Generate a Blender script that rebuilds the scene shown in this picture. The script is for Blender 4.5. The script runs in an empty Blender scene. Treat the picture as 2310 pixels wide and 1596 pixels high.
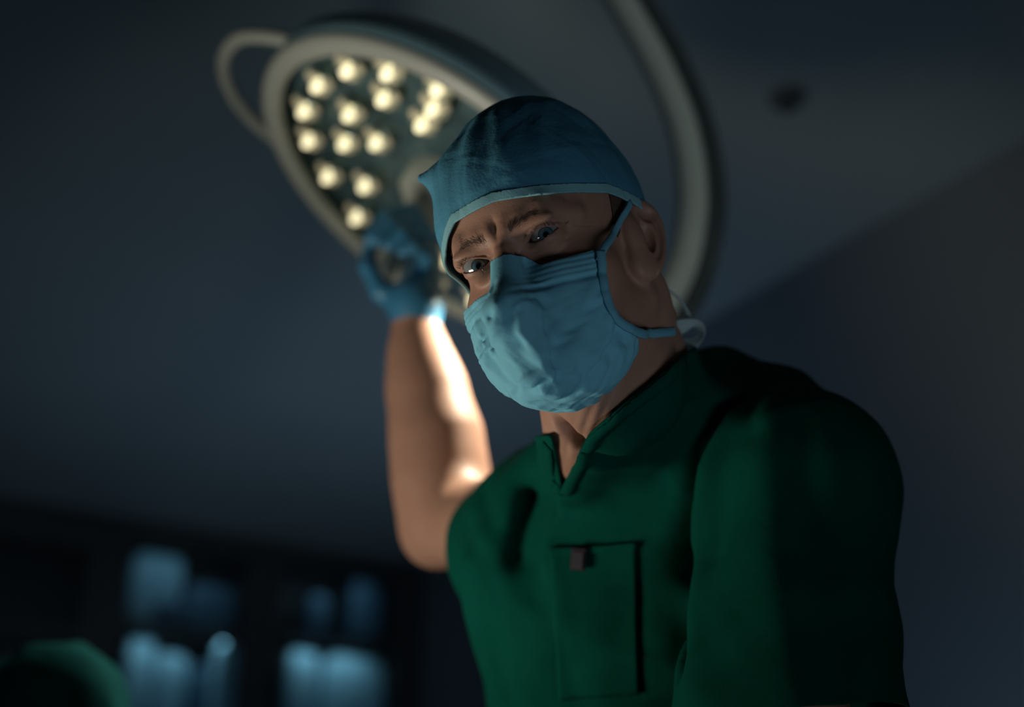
import bpy, bmesh, math, random
import numpy as np
from mathutils import Vector, Matrix

rnd = random.Random(7)
# ------------------------------------------------------------------ camera
FPX, CX, CY = 2780.0, 1155.0, 798.0          # frame is 2310 x 1596
PITCH = math.radians(25)
CAM = np.array([0.0, 0.0, 1.0])
FWD = np.array([0, math.cos(PITCH), math.sin(PITCH)])
UPV = np.array([0, -math.sin(PITCH), math.cos(PITCH)])
RGT = np.array([1.0, 0, 0])
scene = bpy.context.scene
COL = scene.collection
cam_d = bpy.data.cameras.new('camera')
cam_o = bpy.data.objects.new('camera', cam_d)
COL.objects.link(cam_o)
cam_o.location = CAM
cam_o.rotation_euler = (math.radians(90) + PITCH, 0, 0)
cam_d.sensor_width = 36
cam_d.lens = 36 * FPX / 2310
cam_d.clip_start = 0.02
cam_d.dof.use_dof = True
cam_d.dof.focus_distance = 0.955
cam_d.dof.aperture_fstop = 1.95
scene.camera = cam_o


def W(p):
    """view-aligned metres (right, down, forward) -> world"""
    p = np.asarray(p, float)
    return CAM + p[..., 0:1] * RGT - p[..., 1:2] * UPV + p[..., 2:3] * FWD


def wd(v):
    v = np.asarray(v, float)
    return v[..., 0:1] * RGT - v[..., 1:2] * UPV + v[..., 2:3] * FWD


def A(px, py, d):
    return np.array([(px - CX) / FPX * d, (py - CY) / FPX * d, d])


# ------------------------------------------------------------------ world + lights + exposure
scene.view_settings.view_transform = 'Standard'
scene.view_settings.look = 'None'
scene.view_settings.exposure = 0.0
scene.view_settings.gamma = 1.0
scene.view_settings.use_curve_mapping = False
scene.cycles.use_denoising = True
scene.cycles.max_bounces = 6
scene.cycles.transparent_max_bounces = 12
scene.cycles.sample_clamp_indirect = 3.0
wld = bpy.data.worlds.new('dim_room_air')
scene.world = wld
wld.use_nodes = True
wld.node_tree.nodes['Background'].inputs[0].default_value = (0.32, 0.52, 0.66, 1)
wld.node_tree.nodes['Background'].inputs[1].default_value = 0.010


def light(name, kind, loc, target, energy, color, size=0.5, size_y=None, spot=None, blend=.5):
    d = bpy.data.lights.new(name, kind)
    d.energy = energy
    d.color = color
    if kind == 'AREA':
        d.size = size
        if size_y:
            d.shape = 'RECTANGLE'
            d.size_y = size_y
    else:
        d.shadow_soft_size = size
    if kind == 'SPOT':
        d.spot_size = math.radians(spot)
        d.spot_blend = blend
    o = bpy.data.objects.new(name, d)
    COL.objects.link(o)
    o.location = Vector(loc)
    o.rotation_euler = (Vector(target) - Vector(loc)).to_track_quat('-Z', 'Y').to_euler()
    return o


# glow of the lit operating field, low on the left of the camera
light('operating_field_glow', 'SPOT', W([-.86, .50, .86]), W(A(1090, 640, 1.30)), 29, (1.0, .94, .78), 0.20, spot=78, blend=.8)
# added cool fill for the shaded side of face and mask, no source built
light('cool_fill', 'SPOT', W([0.50, 0.34, 0.05]), W(A(1350, 680, 1.02)), 7.2, (.72, .88, 1.0), 0.22, spot=42, blend=1.0)
# added spot beyond the frame on the right, brightens the curved arm
light('arm_fill', 'SPOT', W([1.15, -.45, .40]), W(A(1545, 360, 2.0)), 17, (.86, 1.0, .95), 0.12, spot=34, blend=.6)
# the lamp's own beam catching the forearm
light('lamp_beam', 'SPOT', W([.081, -.118, 1.655]), W(A(1034, 880, 1.58)), 21, (1.0, .93, .72), 0.012, spot=60, blend=.4)
# unseen area lights added to throw dim light up on the ceiling
light('ceiling_wash_right', 'AREA', (.75, 2.45, 1.05), (.72, 3.15, 2.9), .80, (.46, .76, 1.0), 0.6)
light('ceiling_wash', 'AREA', (0.0, 4.0, 1.3), (-.05, 4.9, 2.9), 1.95, (.50, .72, 1.0), 0.9)
light('ceiling_wash_left', 'AREA', (-1.0, 4.4, 1.1), (-.8, 4.6, 2.9), 1.3, (.48, .74, 1.0), 1.0)


# ------------------------------------------------------------------ materials
def mat(name, color, rough=.6, metal=0, bump=None, sss=0, sheen=0, coat=0, var=None, emit=None, trans=0, alpha=1, spec=.5):
    m = bpy.data.materials.new(name)
    m.use_nodes = True
    nt = m.node_tree
    b = nt.nodes['Principled BSDF']
    b.inputs['Base Color'].default_value = (*color, 1)
    b.inputs['Roughness'].default_value = rough
    b.inputs['Metallic'].default_value = metal
    b.inputs['Specular IOR Level'].default_value = spec
    if sss:
        b.inputs['Subsurface Weight'].default_value = sss
        b.inputs['Subsurface Radius'].default_value = (.9, .35, .2)
        b.inputs['Subsurface Scale'].default_value = .006
    if sheen:
        b.inputs['Sheen Weight'].default_value = sheen
        b.inputs['Sheen Roughness'].default_value = .5
    if coat:
        b.inputs['Coat Weight'].default_value = coat
        b.inputs['Coat Roughness'].default_value = .05
    if emit:
        b.inputs['Emission Color'].default_value = (*emit[0], 1)
        b.inputs['Emission Strength'].default_value = emit[1]
    if trans:
        b.inputs['Transmission Weight'].default_value = trans
    b.inputs['Alpha'].default_value = alpha
    tc = nt.nodes.new('ShaderNodeTexCoord')
    if var:   # (scale, amount, second colour)
        n = nt.nodes.new('ShaderNodeTexNoise')
        n.inputs['Scale'].default_value = var[0]
        n.inputs['Detail'].default_value = 4
        nt.links.new(tc.outputs['Object'], n.inputs['Vector'])
        r = nt.nodes.new('ShaderNodeMapRange')
        r.inputs[1].default_value = .35
        r.inputs[2].default_value = .65
        r.inputs[4].default_value = var[1]
        nt.links.new(n.outputs[0], r.inputs[0])
        mx = nt.nodes.new('ShaderNodeMix')
        mx.data_type = 'RGBA'
        mx.inputs[6].default_value = (*color, 1)
        mx.inputs[7].default_value = (*var[2], 1)
        nt.links.new(r.outputs[0], mx.inputs[0])
        nt.links.new(mx.outputs[2], b.inputs['Base Color'])
    if bump:
        prev = None
        for (kind, sc, st, dist) in bump:
            if kind == 'noise':
                n = nt.nodes.new('ShaderNodeTexNoise')
                n.inputs['Detail'].default_value = 5
                n.inputs['Scale'].default_value = sc
                out = n.outputs[0]
            elif kind == 'voronoi':
                n = nt.nodes.new('ShaderNodeTexVoronoi')
                n.inputs['Scale'].default_value = sc
                out = n.outputs['Distance']
            else:
                n = nt.nodes.new('ShaderNodeTexWave')
                n.inputs['Scale'].default_value = sc
                n.inputs['Distortion'].default_value = 2.0
                out = n.outputs[0]
            nt.links.new(tc.outputs['Object'], n.inputs['Vector'])
            bp = nt.nodes.new('ShaderNodeBump')
            bp.inputs['Strength'].default_value = st
            bp.inputs['Distance'].default_value = dist
            nt.links.new(out, bp.inputs['Height'])
            if prev:
                nt.links.new(prev.outputs[0], bp.inputs['Normal'])
            prev = bp
        nt.links.new(prev.outputs[0], b.inputs['Normal'])
    return m


M_SKIN = mat('skin', (.40, .222, .162), .48, sss=.25, spec=.32, var=(60, .35, (.34, .178, .13)),
             bump=[('noise', 900, .25, .0006), ('voronoi', 420, .15, .0005)])
M_CAPF = mat('cap_fabric', (.080, .27, .40), .9, spec=.08, var=(45, .4, (.06, .22, .34)),
             bump=[('noise', 420, .5, .0009), ('noise', 110, .2, .0010)])
M_BIND = mat('cap_binding', (.22, .46, .52), .85, spec=.15, bump=[('noise', 700, .4, .0006)])
M_MASK = mat('mask_fabric', (.19, .50, .64), .8, spec=.15, var=(30, .35, (.17, .46, .59)),
             bump=[('noise', 500, .3, .0006), ('noise', 120, .3, .0015)])
M_STRAP = mat('mask_strap_fabric', (.15, .40, .52), .8, spec=.2, bump=[('noise', 600, .4, .0005)])
M_TIE = mat('thin_tie_fabric', (.62, .78, .80), .7, spec=.4, alpha=.6, bump=[('noise', 600, .4, .0005)])
M_SCRUB = mat('green_scrub_cotton', (.001, .062, .043), .9, spec=.04, var=(25, .5, (.001, .054, .037)),
              bump=[('noise', 1100, .3, .0005), ('noise', 40, .25, .004)])
M_GLOVE = mat('blue_nitrile', (.045, .20, .36), .38, spec=.45, bump=[('noise', 160, .35, .0015)])
M_EYE = None
M_WHITE = mat('white_enamel', (.48, .51, .48), .35, spec=.5, bump=[('noise', 60, .04, .001)])
M_SHELL = mat('grey_blue_enamel', (.15, .27, .34), .4, spec=.5, bump=[('noise', 60, .04, .001)])
M_DARKG = mat('dark_gasket', (.03, .04, .045), .5, bump=[('noise', 60, .05, .001)])
M_CHROME = mat('polished_steel', (.6, .66, .68), .18, metal=1, bump=[('noise', 30, .02, .001)])
M_HAIR = mat('dark_short_hair', (.12, .075, .055), .6, var=(300, .5, (.02, .016, .014)))
M_TAG = mat('dull_plum_plastic', (.030, .020, .028), .7, spec=.15, bump=[('noise', 300, .1, .0005)])


# ------------------------------------------------------------------ objects
def props(o, label=None, cat=None, group=None, kind=None):
    if label: o['label'] = label
    if cat: o['category'] = cat
    if group: o['group'] = group
    if kind: o['kind'] = kind
    return o


def empty(name, loc, label, cat, group=None):
    o = bpy.data.objects.new(name, None)
    COL.objects.link(o)
    o.location = Vector([float(c) for c in np.ravel(loc)])
    o.empty_display_size = .05
    return props(o, label, cat, group)


def mesh_obj(name, V, F, m, parent=None, smooth=True, solid=0, label=None, subsurf=0, bevel=0):
    """V in world coordinates"""
    V = np.asarray(V, float)
    org = np.array(parent.location) if parent is not None and parent.type == 'EMPTY' else V.mean(0)
    if parent is not None and parent.type != 'EMPTY':
        org = np.array(parent.matrix_world.translation)
        if parent.parent is not None:
            org = np.array(parent['_org'])
    if parent is None:
        loc = org
    me = bpy.data.meshes.new(name)
    me.from_pydata([tuple(v) for v in (V - org)], [], [tuple(int(i) for i in f) for f in F])
    me.update()
    if smooth:
        me.polygons.foreach_set('use_smooth', [True] * len(me.polygons))
    o = bpy.data.objects.new(name, me)
    COL.objects.link(o)
    if parent is None:
        o.location = Vector(org)
    else:
        o.parent = parent
    o['_org'] = [float(c) for c in org]
    me.materials.append(m)
    if solid:
        s = o.modifiers.new('thickness', 'SOLIDIFY')
        s.thickness = solid
        s.offset = -1
    if bevel:
        b = o.modifiers.new('bevel', 'BEVEL')
        b.width = bevel
        b.segments = 2
        b.limit_method = 'ANGLE'
    if subsurf:
        s = o.modifiers.new('subsurf', 'SUBSURF')
        s.levels = s.render_levels = subsurf
    if label:
        o['label'] = label
    return o


def box_mesh(c, ax, ay, az, sx, sy, sz):
    c, ax, ay, az = [np.asarray(v, float) for v in (c, ax, ay, az)]
    V = []
    for i in (-1, 1):
        for j in (-1, 1):
            for k in (-1, 1):
                V.append(c + ax * sx * i / 2 + ay * sy * j / 2 + az * sz * k / 2)
    F = [(0, 1, 3, 2), (4, 6, 7, 5), (0, 4, 5, 1), (2, 3, 7, 6), (0, 2, 6, 4), (1, 5, 7, 3)]
    return np.array(V), F


def join(parts):
    V, F, n = [], [], 0
    for v, f in parts:
        V.append(np.asarray(v))
        F += [tuple(i + n for i in q) for q in f]
        n += len(v)
    return np.vstack(V), F


def frame_from(n, hint=(0, 1, 0)):
    n = np.asarray(n, float) / np.linalg.norm(n)
    a = np.cross(n, hint)
    if np.linalg.norm(a) < 1e-4:
        a = np.cross(n, (1, 0, 0))
    a /= np.linalg.norm(a)
    return a, np.cross(n, a), n


def lathe(c, n, prof, seg=64, closed=False, cap=False):
    """profile of (radius, height along n)"""
    a, b, n = frame_from(n)
    V = []
    for r, hgt in prof:
        for i in range(seg):
            t = 2 * math.pi * i / seg
            V.append(c + n * hgt + (a * math.cos(t) + b * math.sin(t)) * r)
    F = []
    m = len(prof)
    for j in range(m if closed else m - 1):
        j2 = (j + 1) % m
        for i in range(seg):
            i2 = (i + 1) % seg
            F.append((j * seg + i, j * seg + i2, j2 * seg + i2, j2 * seg + i))
    if cap:
        if prof[0][0] > 1e-6: F.append(tuple(range(seg))[::-1])
        if prof[-1][0] > 1e-6: F.append(tuple(range((m - 1) * seg, m * seg)))
    return np.array(V), F


def catmull(P, n=8):
    P = np.asarray(P, float)
    Q = np.vstack([2 * P[0] - P[1], P, 2 * P[-1] - P[-2]])
    out = []
    for i in range(1, len(Q) - 2):
        for k in range(n):
            t = k / n
            p0, p1, p2, p3 = Q[i - 1:i + 3]
            out.append(.5 * ((2 * p1) + (-p0 + p2) * t + (2 * p0 - 5 * p1 + 4 * p2 - p3) * t * t + (-p0 + 3 * p1 - 3 * p2 + p3) * t ** 3))
    out.append(P[-1])
    return np.array(out)


def sweep(path, prof, normals):
    """prof: list of (u, v) section offsets; u along normals[i], v along side"""
    path = np.asarray(path, float)
    T = np.gradient(path, axis=0)
    T /= np.linalg.norm(T, axis=1)[:, None]
    V, m = [], len(prof)
    for p, t, nn in zip(path, T, normals):
        nn = nn - t * np.dot(nn, t)
        nn /= np.linalg.norm(nn) + 1e-9
        s = np.cross(t, nn)
        for u, v in prof:
            V.append(p + nn * u + s * v)
    F = []
    for i in range(len(path) - 1):
        for j in range(m):
            j2 = (j + 1) % m
            F.append((i * m + j, i * m + j2, (i + 1) * m + j2, (i + 1) * m + j))
    F.append(tuple(range(m))[::-1])
    F.append(tuple(range((len(path) - 1) * m, len(path) * m)))
    return np.array(V), F


def circ(r, n=12, sx=1, sy=1):
    return [(r * sx * math.cos(2 * math.pi * i / n), r * sy * math.sin(2 * math.pi * i / n)) for i in range(n)]


# ------------------------------------------------------------------ implicit surfaces (numpy)
def nrm(v): return np.sqrt((v * v).sum(-1))


def sph(p, c, r): return nrm(p - np.asarray(c)) - r


def ell(p, c, r):
    r = np.asarray(r, float)
    q = (p - np.asarray(c))
    k0 = nrm(q / r)
    k1 = nrm(q / (r * r))
    return k0 * (k0 - 1) / (k1 + 1e-9)


def rc(p, a, b, r1, r2):
    a = np.asarray(a, float); b = np.asarray(b, float)
    ab = b - a
    t = np.clip(((p - a) @ ab) / (ab @ ab), 0, 1)
    return nrm(p - a - t[:, None] * ab) - (r1 + (r2 - r1) * t)


def chain(p, pts, k=.008):
    d = None
    for (a, ra), (b, rb) in zip(pts[:-1], pts[1:]):
        e = rc(p, a, b, ra, rb)
        d = e if d is None else smin(d, e, k)
    return d


def smin(a, b, k):
    h = np.clip(.5 + .5 * (b - a) / k, 0, 1)
    return b + (a - b) * h - k * h * (1 - h)


def smax(a, b, k): return -smin(-a, -b, k)


def gau(p, c, s):
    s = np.asarray(s, float)
    return np.exp(-(((p - np.asarray(c)) / s) ** 2).sum(-1))


def ss(x, a, b):
    t = np.clip((x - a) / (b - a), 0, 1)
    return t * t * (3 - 2 * t)


def tri(x): return np.abs((x / math.pi + .5) % 2 - 1) * 2 - 1


def crumple(p, f, seed, n=5):
    """sharp-ridged folds: triangle waves in several warped directions"""
    g = np.random.RandomState(seed)
    out = np.zeros(len(p))
    for i in range(n):
        d = g.normal(size=3); d /= np.linalg.norm(d)
        w = g.normal(size=3); w /= np.linalg.norm(w)
        ph, ph2 = g.uniform(0, 6, 2)
        ff = f * g.uniform(.6, 1.5)
        x = p @ d * ff + ph + 1.3 * np.sin(p @ w * ff * .7 + ph2)
        out += tri(x) / n * (.6 + .8 * np.sin(p @ w * ff * .4 + ph))
    return out


def nets(f, lo, hi, h, k=6, lip=1.7):
    lo = np.asarray(lo, float); hi = np.asarray(hi, float)
    nb = np.ceil((hi - lo) / (h * k)).astype(int)
    n = nb * k + 1
    cc = np.stack(np.meshgrid(*[lo[i] + (np.arange(nb[i]) + .5) * h * k for i in range(3)], indexing='ij'), -1).reshape(-1, 3)
    fc = np.concatenate([f(cc[i:i + 200000]) for i in range(0, len(cc), 200000)])
    G = np.repeat(np.repeat(np.repeat(fc.reshape(nb), k, 0), k, 1), k, 2).astype(np.float32)
    G = np.pad(G, ((0, 1),) * 3, mode='edge')
    act = np.argwhere(np.abs(fc.reshape(nb)) < h * k * .87 * lip)
    off = np.stack(np.meshgrid(*[np.arange(k + 1)] * 3, indexing='ij'), -1).reshape(-1, 3)
    for s in range(0, len(act), 1500):
        ijk = (act[s:s + 1500, None] * k + off[None]).reshape(-1, 3)
        v = f(lo + ijk * h)
        G[ijk[:, 0], ijk[:, 1], ijk[:, 2]] = v
    S = G < 0
    cnt = np.zeros(n - 1, np.uint8)
    for a in (0, 1):
        for b in (0, 1):
            for c in (0, 1):
                cnt += S[a:n[0] - 1 + a, b:n[1] - 1 + b, c:n[2] - 1 + c]
    cells = np.argwhere((cnt > 0) & (cnt < 8))
    idm = -np.ones(n - 1, np.int32)
    idm[cells[:, 0], cells[:, 1], cells[:, 2]] = np.arange(len(cells))
    acc = np.zeros((len(cells), 3)); num = np.zeros(len(cells))
    cor = [(a, b, c) for a in (0, 1) for b in (0, 1) for c in (0, 1)]
    for ca in cor:
        for ax in range(3):
            if ca[ax] == 0:
                cb = list(ca); cb[ax] = 1
                qa = cells + ca; qb = cells + cb
                va = G[qa[:, 0], qa[:, 1], qa[:, 2]]; vb = G[qb[:, 0], qb[:, 1], qb[:, 2]]
                cr = (va < 0) != (vb < 0)
                t = np.where(cr, va / np.where(cr, va - vb, 1), 0)
                pos = qa.astype(float); pos[:, ax] += t
                acc[cr] += pos[cr]; num[cr] += 1
    V = lo + h * acc / num[:, None]
    F = []
    for ax in range(3):
        sl0 = [slice(None)] * 3; sl1 = [slice(None)] * 3
        sl0[ax] = slice(0, n[ax] - 1); sl1[ax] = slice(1, n[ax])
        s0 = S[tuple(sl0)]; s1 = S[tuple(sl1)]
        e = np.argwhere(s0 != s1)
        o1, o2 = [(1, 2), (2, 0), (0, 1)][ax]
        e = e[(e[:, o1] > 0) & (e[:, o2] > 0) & (e[:, o1] < n[o1] - 1) & (e[:, o2] < n[o2] - 1)]
        ins = s0[e[:, 0], e[:, 1], e[:, 2]]
        def cid(d1, d2):
            q = e.copy(); q[:, o1] += d1; q[:, o2] += d2
            return idm[q[:, 0], q[:, 1], q[:, 2]]
        Q = np.stack([cid(-1, -1), cid(0, -1), cid(0, 0), cid(-1, 0)], 1)
        Q[~ins] = Q[~ins][:, ::-1]
        F.append(Q)
    F = np.vstack(F)
    F = F[(F >= 0).all(1)]
    return V, F


def grad(f, P, e=5e-4):
    g = np.stack([f(P + d) - f(P - d) for d in np.eye(3) * e], 1) / (2 * e)
    return g


def proj(f, V, it=2, lim=.004):
    for _ in range(it):
        g = grad(f, V)
        s = f(V)[:, None] * g / ((g * g).sum(1)[:, None] + 1e-6)
        l = nrm(s)[:, None]
        V = V - s * np.minimum(1, lim / (l + 1e-9))
    return V


def subdiv_where(V, F, w):
    """split every edge whose two ends are both in mask w"""
    bm = bmesh.new()
    vs = [bm.verts.new(v) for v in V]
    bm.verts.index_update()
    for f in F:
        try: bm.faces.new([vs[i] for i in f])
        except ValueError: pass
    ed = [e for e in bm.edges if w[e.verts[0].index] and w[e.verts[1].index]]
    bmesh.ops.subdivide_edges(bm, edges=ed, cuts=1, use_grid_fill=True)
    bmesh.ops.triangulate(bm, faces=[f for f in bm.faces if len(f.verts) > 4])
    bm.verts.index_update()
    V2 = np.array([v.co[:] for v in bm.verts])
    F2 = [[v.index for v in f.verts] for f in bm.faces]
    bm.free()
    return V2, F2


def tris(F):
    out = []
    for f in F:
        for i in range(1, len(f) - 1):
            out.append((f[0], f[i], f[i + 1]))
    return np.array(out)


def clip(V, T, g):
    """keep the part of a triangle mesh where g(V) >= 0, cut exactly along g = 0"""
    gv = g(V)
    s = gv >= 0
    newV = list(V); cache = {}; out = []
    keep = s[T].sum(1)
    out += [tuple(t) for t in T[keep == 3]]
    def cut(a, b):
        key = (a, b) if a < b else (b, a)
        if key not in cache:
            t = gv[a] / (gv[a] - gv[b])
            newV.append(V[a] + t * (V[b] - V[a]))
            cache[key] = len(newV) - 1
        return cache[key]
    for t in T[(keep == 1) | (keep == 2)]:
        t = list(t)
        if s[t].sum() == 1:
            while not s[t[0]]: t = t[1:] + t[:1]
            out.append((t[0], cut(t[0], t[1]), cut(t[0], t[2])))
        else:
            while s[t[0]]: t = t[1:] + t[:1]
            x, y = cut(t[0], t[1]), cut(t[0], t[2])
            out.append((x, t[1], t[2])); out.append((x, t[2], y))
    out = np.array(out)
    used = np.unique(out)
    m = -np.ones(len(newV), int); m[used] = np.arange(len(used))
    return np.array(newV)[used], m[out]


def biggest(V, T):
    """drop loose islands"""
    par = np.arange(len(V))
    for _ in range(200):
        mn = par[T].min(1)
        old = par.copy()
        for c in range(3): np.minimum.at(par, T[:, c], mn)
        par = par[par]
        if (old == par).all(): break
    lab, c = np.unique(par[T[:, 0]], return_counts=True)
    T = T[par[T[:, 0]] == lab[c.argmax()]]
    used = np.unique(T)
    m = -np.ones(len(V), int); m[used] = np.arange(len(used))
    return V[used], m[T]


# ------------------------------------------------------------------ heads
def rot(a, b, c):
    ca, sa, cb, sb, cc, sc = math.cos(a), math.sin(a), math.cos(b), math.sin(b), math.cos(c), math.sin(c)
    Rz = np.array([[cc, -sc, 0], [sc, cc, 0], [0, 0, 1]])
    Rx = np.array([[1, 0, 0], [0, ca, -sa], [0, sa, ca]])
    Ry = np.array([[cb, 0, sb], [0, 1, 0], [-sb, 0, cb]])
    return Rz @ Rx @ Ry @ np.array([[1, 0, 0], [0, 0, -1], [0, -1, 0.]])


HM = rot(math.radians(-6.6), math.radians(24), math.radians(-19.5))
HT = np.array([.0345, -.0792, 1.0225])
def toL(p): return (p - HT) @ HM          # view-aligned -> head (his left, forward, up)
def fromL(q): return np.asarray(q, float) @ HM.T + HT

EYES = [(-.0312, .079, 0.0030), (.0305, .079, 0.0040)]
ER = .0122


def ear_sdf(p, sx):
    c = np.array([.0735 * sx, -.010, -.012])
    q = p - c
    # ear plane: leans back at the top, flares outwards at the rear
    t = math.radians(-20)
    y = q[:, 1] * math.cos(t) - q[:, 2] * math.sin(t)
    z = q[:, 1] * math.sin(t) + q[:, 2] * math.cos(t)
    a = math.radians(30)
    x0 = q[:, 0] * sx
    x = x0 * math.cos(a) + y * math.sin(a)
    y = -x0 * math.sin(a) + y * math.cos(a)
    y = -y                                     # y>0 now towards the back rim
    w = .0175 + .004 * np.clip(z / .03, -1, 1)
    q2 = np.stack([x, y * .019 / w, z], 1)
    body = ell(q2, (0, .004, 0), (.0052, .0195, .033))
    r = np.sqrt(((q2[:, 1] - .004) / .0165) ** 2 + (z / .030) ** 2)
    helix = np.sqrt(((r - 1) * .021) ** 2 + (x - .003) ** 2) - .0040
    helix = helix + 2.5 * np.minimum(np.maximum(0, -.014 - z), np.maximum(0, .004 - y))
    lobe = ell(q2, (0, .001, -.028), (.0058, .0095, .0105))
    d = smin(body, helix, .003)
    d = smin(d, lobe, .005)
    anti = np.sqrt((np.sqrt(((q2[:, 1] - .001) / .0105) ** 2 + ((z + .001) / .0185) ** 2) - 1) ** 2 * .014 ** 2 + (x - .003) ** 2) - .0028
    anti = anti + 2.0 * np.maximum(0, -.001 - y)
    d = smin(d, anti, .003)
    d = smax(d, -ell(q2, (.0058, .0015, -.003), (.0082, .0092, .0140)), .003)
    d = smax(d, -ell(q2, (.0065, .007, .019), (.0042, .007, .006)), .003)
    d = smin(d, ell(q2, (.004, -.0085, -.006), (.0045, .004, .007)), .003)   # tragus
    root = ell(p, (.071 * sx, .002, -.012), (.008, .012, .022))
    root = smin(root, ell(p, (.068 * sx, .004, -.034), (.009, .012, .015)), .006)
    return smin(d, root, .006)


def head_core(p):
    """p in head space"""
    ax = np.stack([np.abs(p[:, 0]), p[:, 1], p[:, 2]], 1)
    d = ell(p, (0, -.018, .030), (.0745, .094, .088))
    d = smin(d, ell(p, (0, .035, .036), (.064, .060, .052)), .02)
    d = smin(d, ell(p, (0, .030, -.030), (.060, .058, .070)), .02)
    d = smin(d, ell(ax, (.043, .052, -.030), (.021, .024, .017)), .018)
    d = smin(d, rc(ax, (.052, -.006, -.058), (.020, .072, -.092), .017, .016), .022)
    d = smin(d, ell(p, (0, .048, -.068), (.043, .046, .042)), .02)
    d = smin(d, ell(p, (0, .082, -.094), (.020, .018, .016)), .014)
    return d


def face_sdf(p, detail=True):
    ax = np.stack([np.abs(p[:, 0]), p[:, 1], p[:, 2]], 1)
    d = head_core(p)
    # sockets, brow, nose
    d = smax(d, -ell(ax, (.032, .103, .004), (.019, .015, .0120)), .014)
    d = smin(d, rc(ax, (.012, .0875, .0160), (.036, .0800, .0205), .0078, .0068), .014)
    d = smin(d, rc(ax, (.036, .0815, .0205), (.052, .062, .014), .0070, .0060), .010)
    d = smin(d, rc(p, (0, .092, .012), (0, .114, -.038), .0068, .0105), .008)
    d = smin(d, ell(ax, (.011, .103, -.041), (.008, .010, .008)), .006)
    d = smin(d, ell(p, (0, .098, -.072), (.022, .010, .010)), .010)
    if detail:
        # frown: bulges between the brows, furrows, crow's feet, bags
        d = d - .0016 * gau(ax, (.0065, .095, .020), (.0048, .02, .008))
        d = d + .0007 * gau(p, (-.0005, .095, .018), (.0020, .02, .009))
        d = d + .0007 * gau(p, (.0, .095, .0075), (.010, .02, .0025))
        d = d - .0010 * gau(ax, (.020, .092, .024), (.008, .02, .005))
        for s, (ex, ey, ez) in zip((-1, 1), EYES):
            e = np.array([ex, ey, ez])
            d = smin(d, sph(p, e, .0138), .006)
            lx = (p[:, 0] - ex)
            lz = p[:, 2] - ez - .06 * lx * s
            # upper lid hood and crease
            d = smin(d, ell(np.stack([lx, p[:, 1], lz], 1), (.001 * s, ey + .0125, .0092), (.0125, .0034, .0034)), .008)
            d = d + .0008 * np.exp(-((lz - .0062 + 12 * lx * lx) / .0009) ** 2) * ss(-np.abs(lx), -.017, -.012)
            d = d + .0005 * np.exp(-((lz + .0105 - 14 * lx * lx) / .0013) ** 2) * ss(-np.abs(lx), -.016, -.010)
            d = d - .0004 * np.exp(-((lz + .0078 - 14 * lx * lx) / .0014) ** 2) * ss(-np.abs(lx), -.016, -.010)
            w_, h1, h2 = .0138, (.0048 if s < 0 else .0036), .0046
            R1 = (w_ ** 2 + h1 ** 2) / (2 * h1); R2 = (w_ ** 2 + h2 ** 2) / (2 * h2)
            ves = np.maximum(np.hypot(lx, lz + (R1 - h1)) - R1, np.hypot(lx, lz - (R2 - h2)) - R2)
            carve = np.maximum(ves, -(p[:, 1] - (ey + .0035)))
            carve = np.maximum(carve, np.hypot(lx, lz) - .02)
            d = smax(d, -carve, .0012)
            for k in range(3):
                aa = (-.35 + .35 * k)
                lxx = lx * s - .0175; q = lxx * math.sin(aa) - (lz) * math.cos(aa)
                r = lxx * math.cos(aa) + lz * math.sin(aa)
                d = d + .0006 * np.exp(-(q / .0008) ** 2) * ss(r, 0, .003) * ss(-r, -.014, -.006)
    return d


def head_sdf(p, ears=True, detail=True):
    d = face_sdf(p, detail)
    if ears:
        sel = (np.abs(p[:, 0]) > .045) & (np.abs(p[:, 0]) < .14) & (np.abs(p[:, 1]) < .08) & (np.abs(p[:, 2]) < .09)
        if sel.any():
            q = p[sel]
            e = np.minimum(ear_sdf(q, 1), ear_sdf(q, -1))
            d[sel] = smin(d[sel], e, .006)
    return d


# ------------------------------------------------------------------ surgeon: skeleton (view-aligned metres)
NECK_TOP = fromL((0, -.022, -.055))
NECK_MID = fromL((0, -.030, -.105))
NECK_BASE = A(1425, 985, 1.165)
NOTCH = A(1285, 1060, 1.125)
CHEST = A(1430, 1290, 1.24)
WAIST = A(1480, 1750, 1.36)
SHL = A(1810, 1095, 1.10)
SHR = A(1195, 1205, 1.33)
ELR = A(1000, 1165, 1.53)
WRR = A(938, 745, 1.61)
ELL = A(1800, 1760, 0.98)

# lamp placement is needed for the hand
LN = np.array([-.50, .75, -.43]); LN /= np.linalg.norm(LN)
LC = np.array([-.110, -.220, 1.752])
HA = LC + LN * .050
HB = LC + LN * .158


def fingers():
    I = [(A(966, 515, 1.725), .0125), (A(925, 478, 1.695), .0112), (A(872, 490, 1.66), .0105), (A(838, 535, 1.648), .0095)]
    Md = [(A(975, 545, 1.70), .0125), (A(932, 505, 1.665), .0115), (A(884, 508, 1.635), .0108), (A(853, 543, 1.625), .0096)]
    Rg = [(A(978, 580, 1.675), .0120), (A(950, 540, 1.635), .0110), (A(908, 530, 1.612), .0102), (A(878, 553, 1.610), .0092)]
    Pk = [(A(974, 615, 1.655), .0110), (A(962, 575, 1.615), .0098), (A(934, 556, 1.598), .0090), (A(910, 566, 1.598), .0082)]
    Th = [(A(905, 690, 1.625), .0170), (A(858, 655, 1.63), .0140), (A(830, 605, 1.64), .0118), (A(833, 568, 1.655), .0100)]
    return I, Md, Rg, Pk, Th


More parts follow.
